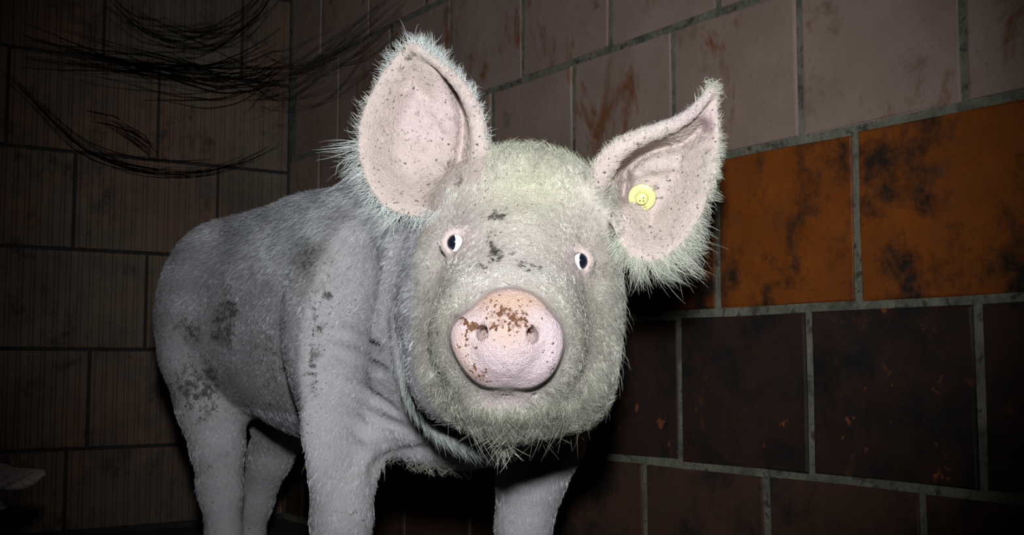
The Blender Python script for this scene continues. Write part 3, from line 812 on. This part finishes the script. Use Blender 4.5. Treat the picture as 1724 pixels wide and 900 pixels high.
front = np.clip(0.35 - 0.9 * ncam[:, 2], 0.12, 1.0)
# face: hairs lie away from the snout
nearD = sstep(0, 16, inD)
lipbare = 1 - 0.93 * gauss(vpx, vpy, 850, 668, 70, 17)
eyebare = 1 - 0.97 * np.clip(gauss(vpx, vpy, 768, 410, 26, 24) + gauss(vpx, vpy, 975, 439, 25, 24), 0, 1)
wface = face * front * nearD * lipbare * eyebare * (1 - 0.62 * np.clip(gauss(vpx, vpy, 730, 560, 40, 100) + gauss(vpx, vpy, 985, 560, 45, 120) + 0.6 * gauss(vpx, vpy, 850, 705, 120, 36), 0, 1))
n = 50000
P0, Nn, ex = scatter(n, wface)
hx, hy = CX + F * P0[:, 0] / P0[:, 2], CY - F * P0[:, 1] / P0[:, 2]
rad_ = unit(np.stack([hx - 853, -(hy - 572), np.full(n, 40.0)], 1))
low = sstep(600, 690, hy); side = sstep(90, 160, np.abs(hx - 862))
flow = rad_ + np.array([0, -0.35, 0]) * (side * (1 - low))[:, None]
Lh = 0.0060 + 0.004 * sstep(370, 280, hy) + 0.0045 * low + 0.003 * side
ch = np.array((0.66, 0.64, 0.56))[None] * np.ones((n, 1))
def mixc(ch, c_, g): return ch * (1 - g[:, None]) + np.array(c_) * g[:, None]
ch = mixc(ch, (0.66, 0.68, 0.62), gauss(hx, hy, 850, 470, 90, 40))
ch = mixc(ch, (0.56, 0.55, 0.36), gauss(hx, hy, 895, 315, 75, 50) * .6)
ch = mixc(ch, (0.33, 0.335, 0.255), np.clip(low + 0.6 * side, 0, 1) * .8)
mot = np.sin(hx * 0.11 + 2 * np.sin(hy * 0.05)) * np.sin(hy * 0.09 + 1.7 * np.sin(hx * 0.043)) + 0.6 * np.sin(hx * 0.23 + hy * 0.19)
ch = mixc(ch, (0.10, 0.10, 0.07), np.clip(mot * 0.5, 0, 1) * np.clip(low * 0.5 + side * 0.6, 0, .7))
ch = mixc(ch, (0.06, 0.06, 0.045), np.clip((ex[:, 3] - 0.25) * 2.4, 0, .94) * (rng.random(n) < 0.85))
ch = ch * rng.uniform(0.35, 1.3, (n, 1)) * (0.45 + 0.6 * vnoise(hx, hy, 16) + 0.5 * vnoise(hx + 50, hy, 40))[:, None]
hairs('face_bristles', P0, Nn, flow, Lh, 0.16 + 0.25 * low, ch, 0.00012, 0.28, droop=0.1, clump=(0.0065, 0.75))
# ears: short down inside, long fringe on the edge
for (nm, ear, ind, bx, by, poly) in (('ear_bristles', earA, inA, 800, 330, EAR_A), ('ear_bristles', earB, inB, 1000, 330, EAR_B)):
    n = 9000
    P0, Nn, ex = scatter(n, ear * np.clip(0.25 - ncam[:, 2], 0.15, 1))
    hx, hy = CX + F * P0[:, 0] / P0[:, 2], CY - F * P0[:, 1] / P0[:, 2]
    flow = unit(np.stack([hx - bx, -(hy - by), np.zeros(n)], 1))
    ch = np.array((0.74, 0.66, 0.55)) * rng.uniform(0.6, 1.15, (n, 1))
    hairs(nm, P0, Nn, flow, 0.0080, 0.14, ch, 0.00009, 0.25)
    edge = ear * np.exp(-(np.minimum(ind, 0) / 7.0) ** 2)
    if nm and bx == 800:
        wt = 0.12 + sstep(700, 640, vpx) * sstep(140, 330, vpy) + 0.9 * sstep(150, 90, vpy) + 0.6 * sstep(330, 360, vpy) + 0.35 * sstep(720, 800, vpx) * sstep(260, 120, vpy)
    else:
        wt = 0.10 + 1.0 * sstep(330, 400, vpy) + 0.7 * sstep(1180, 1205, vpx) * sstep(200, 260, vpy) + 0.35 * sstep(180, 140, vpy)
    n = 2100
    P0, Nn, ex = scatter(n, edge * wt)
    hx, hy = CX + F * P0[:, 0] / P0[:, 2], CY - F * P0[:, 1] / P0[:, 2]
    eps = 3.0
    gx = poly_sd(hx + eps, hy, poly) - poly_sd(hx - eps, hy, poly); gy = poly_sd(hx, hy + eps, poly) - poly_sd(hx, hy - eps, poly)
    out = unit(np.stack([gx, -gy, np.zeros(n)], 1))
    if bx == 800:
        sweep = np.stack([-0.25 - 0.5 * sstep(200, 340, hy), 0.55 - 1.15 * sstep(150, 320, hy), np.full(n, 0.2)], 1)
        Lf = 0.014 + 0.022 * sstep(130, 290, hy) * sstep(720, 640, hx) + 0.010 * sstep(140, 80, hy) + 0.010 * sstep(330, 360, hy)
        cb = np.array((0.66, 0.70, 0.66))
        cmul = np.ones(n)
    else:
        sweep = np.stack([0.35 + 0.3 * sstep(380, 440, hy), 0.5 - 1.2 * sstep(200, 330, hy), np.full(n, 0.1)], 1)
        Lf = 0.010 + 0.027 * sstep(300, 420, hy) + 0.008 * sstep(180, 130, hy)
        cb = np.array((0.56, 0.57, 0.46))
        cmul = np.ones(n)
    ch = cb * rng.uniform(0.55, 1.2, (n, 1)) * cmul[:, None]
    fl_ = out * 0.9 + sweep * 0.8
    Nn2 = unit(Nn * 0.3 + rng.normal(0, 0.3, (n, 3)))
    hairs('ear_fringe', P0, Nn2, fl_, Lf * rng.uniform(0.35, 1.25, n), 0.2, ch, 0.00013, 0.2, droop=0.12, clump=(0.012, 0.85))
# trunk and legs: short bristles combed back and down
wb = (~face & ~((inA < 16) & (vz < 1.39)) & ~((inB < 16) & (vz < 1.34)) & ~disc & (vz > 1.18)) * (0.4 + 0.6 * front) * (0.65 + 0.7 * sstep(0.30, 0.60, zw))
n = 140000
P0, Nn, ex = scatter(n, wb)
hx, hy = CX + F * P0[:, 0] / P0[:, 2], CY - F * P0[:, 1] / P0[:, 2]
hz = to_world(P0)[:, 2]
flow = np.array([-0.52, -0.55, 0.75])[None] * np.ones((n, 1))
flow[hz < 0.36] = (-0.15, -1.0, 0.1)
top = sstep(0.52, 0.66, hz)
ch = np.array((0.40, 0.42, 0.43)) * np.ones((n, 1))
ch = ch * 0.55 + ex[:, :3] * 0.5
ch = ch * rng.uniform(0.4, 1.6, (n, 1)) * (0.6 + 0.8 * vnoise(hx, hy, 30))[:, None] * (1 - 0.95 * np.clip(ex[:, 3] - .25, 0, 0.8))[:, None]
hairs('body_bristles', P0, Nn, flow, 0.010 + 0.009 * top, 0.12, ch, 0.00016, 0.14, npt=4, clump=(0.008, 0.6))
# long stray bristles on chin, cheeks and belly line
def strays(nm, n, wv, flow, L, lift, c_, rad, jit=0.4, droop=0.3):
    P0, Nn, ex = scatter(n, wv)
    hairs(nm, P0, Nn, np.array(flow)[None] * np.ones((n, 1)), L, lift, np.array(c_) * rng.uniform(0.6, 1.3, (n, 1)), rad, jit, droop)
strays('chin_whiskers', 150, face * (gauss(vpx, vpy, 850, 715, 120, 32) + 0.6 * gauss(vpx, vpy, 960, 680, 50, 40)) * front, (0, -1, -0.2), 0.024, 0.7, (0.24, 0.24, 0.18), 0.00013, 0.6)
strays('chin_tuft', 40, face * gauss(vpx, vpy, 850, 746, 14, 8), (0, -1, -0.1), 0.024, 0.5, (0.55, 0.55, 0.46), 0.0002, 0.55)
strays('cheek_whiskers', 110, face * (gauss(vpx, vpy, 1035, 560, 20, 120) + gauss(vpx, vpy, 720, 640, 30, 70)) * 1.0, (0.2, -0.7, 0.4), 0.020, 0.7, (0.34, 0.34, 0.27), 0.00014, 0.5)
strays('crest_bristles', 900, face * sstep(300, 262, vpy) * (vpx > 790) * (vpx < 1010), (0, 0.8, 0.5), 0.015, 0.6, (0.56, 0.58, 0.42), 0.00013, 0.3, 0.05)
strays('jowl_bristles', 1800, ((vz > 1.26) & (vz < 1.42)) * (gauss(vpx, vpy, 690, 640, 18, 60) + gauss(vpx, vpy, 740, 712, 30, 18) + gauss(vpx, vpy, 790, 740, 34, 12)), (0.6, -0.8, 0.1), 0.024, 0.18, (0.33, 0.37, 0.33), 0.00015, 0.15, 0.05)
strays('brisket_bristles', 260, (vz > 1.42) * gauss(vpx, vpy, 720, 782, 90, 12), (0, -1, 0), 0.014, 0.8, (0.40, 0.40, 0.30), 0.0002, 0.4, 0.2)
# ---------------------------------------------------------------- second pig, lying on the floor; only its ear reaches into the picture
g = Field(axis((-1.15, [(0.32, 0.007, 0.007)])), axis((-0.02, [(0.46, 0.006, 0.006)])), axis((-0.36, [(0.36, 0.006, 0.006)])))
g.ell((-0.58, 0.190, 0), (0.46, 0.19, 0.185), None, 0.05)
g.ell((-0.26, 0.195, 0), (0.22, 0.185, 0.165), None, 0.06)
g.cone((-0.16, 0.22, 0), (0.02, 0.205, 0), 0.14, 0.115, 0.05)
g.cone((0.03, 0.20, 0), (0.20, 0.125, 0), 0.095, 0.055, 0.04)
g.cone((0.20, 0.122, 0), (0.235, 0.110, 0), 0.048, 0.046, 0.02)
g.ell((0.05, 0.13, 0), (0.13, 0.075, 0.085), None, 0.04)
for s_ in (-1, 1):
    a = np.array((0.03, -0.20, s_ * 0.97)); a /= np.linalg.norm(a)
    u = np.array((0.35, 1.0, 0.0)); u -= a * u.dot(a); u /= np.linalg.norm(u)
    RR = np.stack([a, u, np.cross(a, u)], 1)
    g.ell((0.0, 0.262, s_ * 0.155), (0.105, 0.0085, 0.060), RR, 0.012)
    a2 = np.array((0.03, 0.22, s_ * 0.97)); a2 /= np.linalg.norm(a2); u2 = np.array((0.35, 1.0, 0.0)); u2 -= a2 * u2.dot(a2); u2 /= np.linalg.norm(u2)
    g.ell((0.004, 0.244, s_ * 0.232), (0.050, 0.0065, 0.026), np.stack([a2, u2, np.cross(a2, u2)], 1), 0.014)
    g.ell((0.01, 0.214, s_ * 0.17), (0.055, 0.006, 0.03), RR, 0.01)
    g.cone((0.0, 0.27, s_ * 0.06), (0.0, 0.268, s_ * 0.10), 0.03, 0.018, 0.02)
    g.ell((-0.28, 0.12, s_ * 0.14), (0.12, 0.115, 0.065), None, 0.03)
    g.chain([(-0.22, 0.07, s_ * 0.15, 0.055), (-0.05, 0.045, s_ * 0.17, 0.042), (0.08, 0.034, s_ * 0.165, 0.033), (0.15, 0.030, s_ * 0.16, 0.029)], 0.02)
    g.ell((-0.82, 0.14, s_ * 0.15), (0.17, 0.135, 0.075), None, 0.03)
    g.chain([(-0.72, 0.07, s_ * 0.19, 0.06), (-0.56, 0.048, s_ * 0.225, 0.045), (-0.44, 0.034, s_ * 0.225, 0.033), (-0.38, 0.030, s_ * 0.225, 0.029)], 0.02)
    g.ell((0.085, 0.222, s_ * 0.062), (0.016, 0.014, 0.016), None, 0.008)
    g.ell((0.245, 0.118, s_ * 0.016), (0.016, 0.008, 0.007), None, 0.004, cut=True)
g.cone((0.10, 0.098, -0.07), (0.225, 0.078, -0.03), 0.004, 0.004, 0.006, cut=True)
g.cone((0.10, 0.098, 0.07), (0.225, 0.078, 0.03), 0.004, 0.004, 0.006, cut=True)
g.chain([(-1.03, 0.26, 0, 0.016), (-1.07, 0.22, 0.02, 0.011), (-1.08, 0.17, 0.0, 0.007)], 0.01)
VL, QL = g.surface()
ctr = to_world(PX(-60, 600, 1.85)); ctr[2] = 0
xd = -fwd * np.array([1, 1, 0]); xd /= np.linalg.norm(xd)
xd = xd * 0.86 + right * 0.51; xd /= np.linalg.norm(xd)
ud = np.array([0, 0, 1.0]); ld = np.cross(xd, ud)
tipl = np.array([0.006, 0.238, -0.276])               # tip of its far ear, local
if (ld @ right) > 0: tipl[2] *= -1
tipw = to_world(PX(74, 832, 1.84))
org = tipw - (xd * tipl[0] + ld * tipl[2]); org[2] = 0.0
resting = tag(link('pig', None), 'resting pig showing only its pale ear tip low before the dark ribbed wall', 'pig', 'pigs in the pen')
resting.location = org
PL = VL[:, 0:1] * xd + VL[:, 1:2] * ud + VL[:, 2:3] * ld
PL[:, 2] -= PL[:, 2].min() - 0.001
ml = mesh_from('pig_body', PL, QL)
isear = np.abs(VL[:, 2]) > 0.12
isear &= (VL[:, 0] > -0.09) & (VL[:, 1] > 0.2)
tl = np.where(isear[:, None], np.array((0.34, 0.28, 0.26)), np.array((0.26, 0.22, 0.22)))
ml.attributes.new('tint', 'FLOAT_COLOR', 'POINT').data.foreach_set('color', np.concatenate([tl, np.ones((len(tl), 1))], 1).astype(np.float32).ravel())
ml.attributes.new('dirt', 'FLOAT', 'POINT').data.foreach_set('value', np.full(len(VL), 0.42, np.float32))
ml.attributes.new('wet', 'FLOAT', 'POINT').data.foreach_set('value', (VL[:, 0] > 0.262).astype(np.float32))
link('body', ml, resting, M['skin'])
for s_ in (-1, 1):
    bm = bmesh.new(); bmesh.ops.create_uvsphere(bm, u_segments=20, v_segments=14, radius=0.011)
    m_ = bpy.data.meshes.new('eye'); bm.to_mesh(m_); bm.free()
    e = link('eye', m_, resting, M['iris'])
    e.location = xd * 0.096 + ud * 0.222 + ld * s_ * 0.066

# ---------------------------------------------------------------- sooty cobwebs across the ribbed wall and the corner
def on_wall(px, py, off):
    d = to_world(PX(px, py, 1.0)) - CAMLOC
    k = min((XW - off) / d[0] if d[0] > 0 else 9e9, (YB - off) / d[1])
    return CAMLOC + d * k
def tube(Vx, Fx, pts, rad):
    b = len(Vx)
    for i, p in enumerate(pts):
        r_ = rad * (0.35 + 0.65 * math.sin(math.pi * min(max(i / (len(pts) - 1), 0.03), 0.97)))
        Vx += [(p[0] + r_, p[1], p[2]), (p[0] - 0.5 * r_, p[1], p[2] + 0.87 * r_), (p[0] - 0.5 * r_, p[1], p[2] - 0.87 * r_)]
    for i in range(len(pts) - 1):
        for j in range(3):
            a, c_ = b + 3 * i + j, b + 3 * i + (j + 1) % 3
            Fx.append((a, c_, c_ + 3, a + 3))
webs = [([(0, 115), (60, 165), (125, 245), (210, 278), (300, 290), (366, 285), (430, 262), (480, 238)], 16, 22, 0.010, 'long cobweb strand sagging lowest across the ribbed wall'),
        ([(140, 185), (190, 205), (245, 238), (262, 262)], 14, 16, 0.022, 'short dark cobweb wisp on the ribbed wall above the long sagging strand'),
        ([(40, 70), (170, 95), (270, 110), (360, 130), (430, 122), (480, 105)], 52, 60, 0.034, 'widest tangle of sooty cobweb strands across the upper ribbed wall'),
        ([(410, 150), (450, 138), (520, 118), (600, 75), (680, 20)], 56, 46, 0.046, 'cobweb strands stretched over the wall corner behind the upright pig ear'),
        ([(170, -20), (230, 40), (300, 60), (350, 66), (420, 40), (470, -15)], 40, 34, 0.058, 'loop of sooty cobweb at the top of the ribbed wall above the wide tangle')]
for (pts, spread, ns, lay, lab) in webs:
    Vx, Fx = [], []
    p = np.array(pts, float); tt = np.linspace(0, 1, len(p)); uu = np.linspace(0, 1, 30)
    q = np.stack([np.interp(uu, tt, p[:, i]) for i in (0, 1)], 1)
    for _ in range(8): q[1:-1] = .25 * q[:-2] + .5 * q[1:-1] + .25 * q[2:]
    for k in range(ns):
        a, b = sorted(rng.uniform(0, 1, 2))
        if b - a < 0.35: a, b = max(0, a - 0.3), min(1, b + 0.3)
        i0, i1 = int(a * 29), int(b * 29) + 1
        seg = q[i0:i1].copy()
        if len(seg) < 4: continue
        s_ = np.linspace(0, 1, len(seg))
        seg[:, 1] += rng.normal(0, spread * 0.35) + spread * 0.7 * rng.normal() * (s_ - 0.5) + spread * rng.uniform(-.2, .5) * 4 * s_ * (1 - s_)
        seg += np.cumsum(rng.normal(0, 0.8, seg.shape), 0)
        off = lay + rng.uniform(-0.004, 0.004)
        P3 = [on_wall(x, y, off) for x, y in seg]
        tube(Vx, Fx, P3, rng.uniform(0.0003, 0.0013))
    m_ = bpy.data.meshes.new('cobweb'); m_.from_pydata(Vx, [], Fx); m_.materials.append(M['web'])
    tag(link('cobweb', m_), lab, 'cobweb', 'cobwebs on the wall')
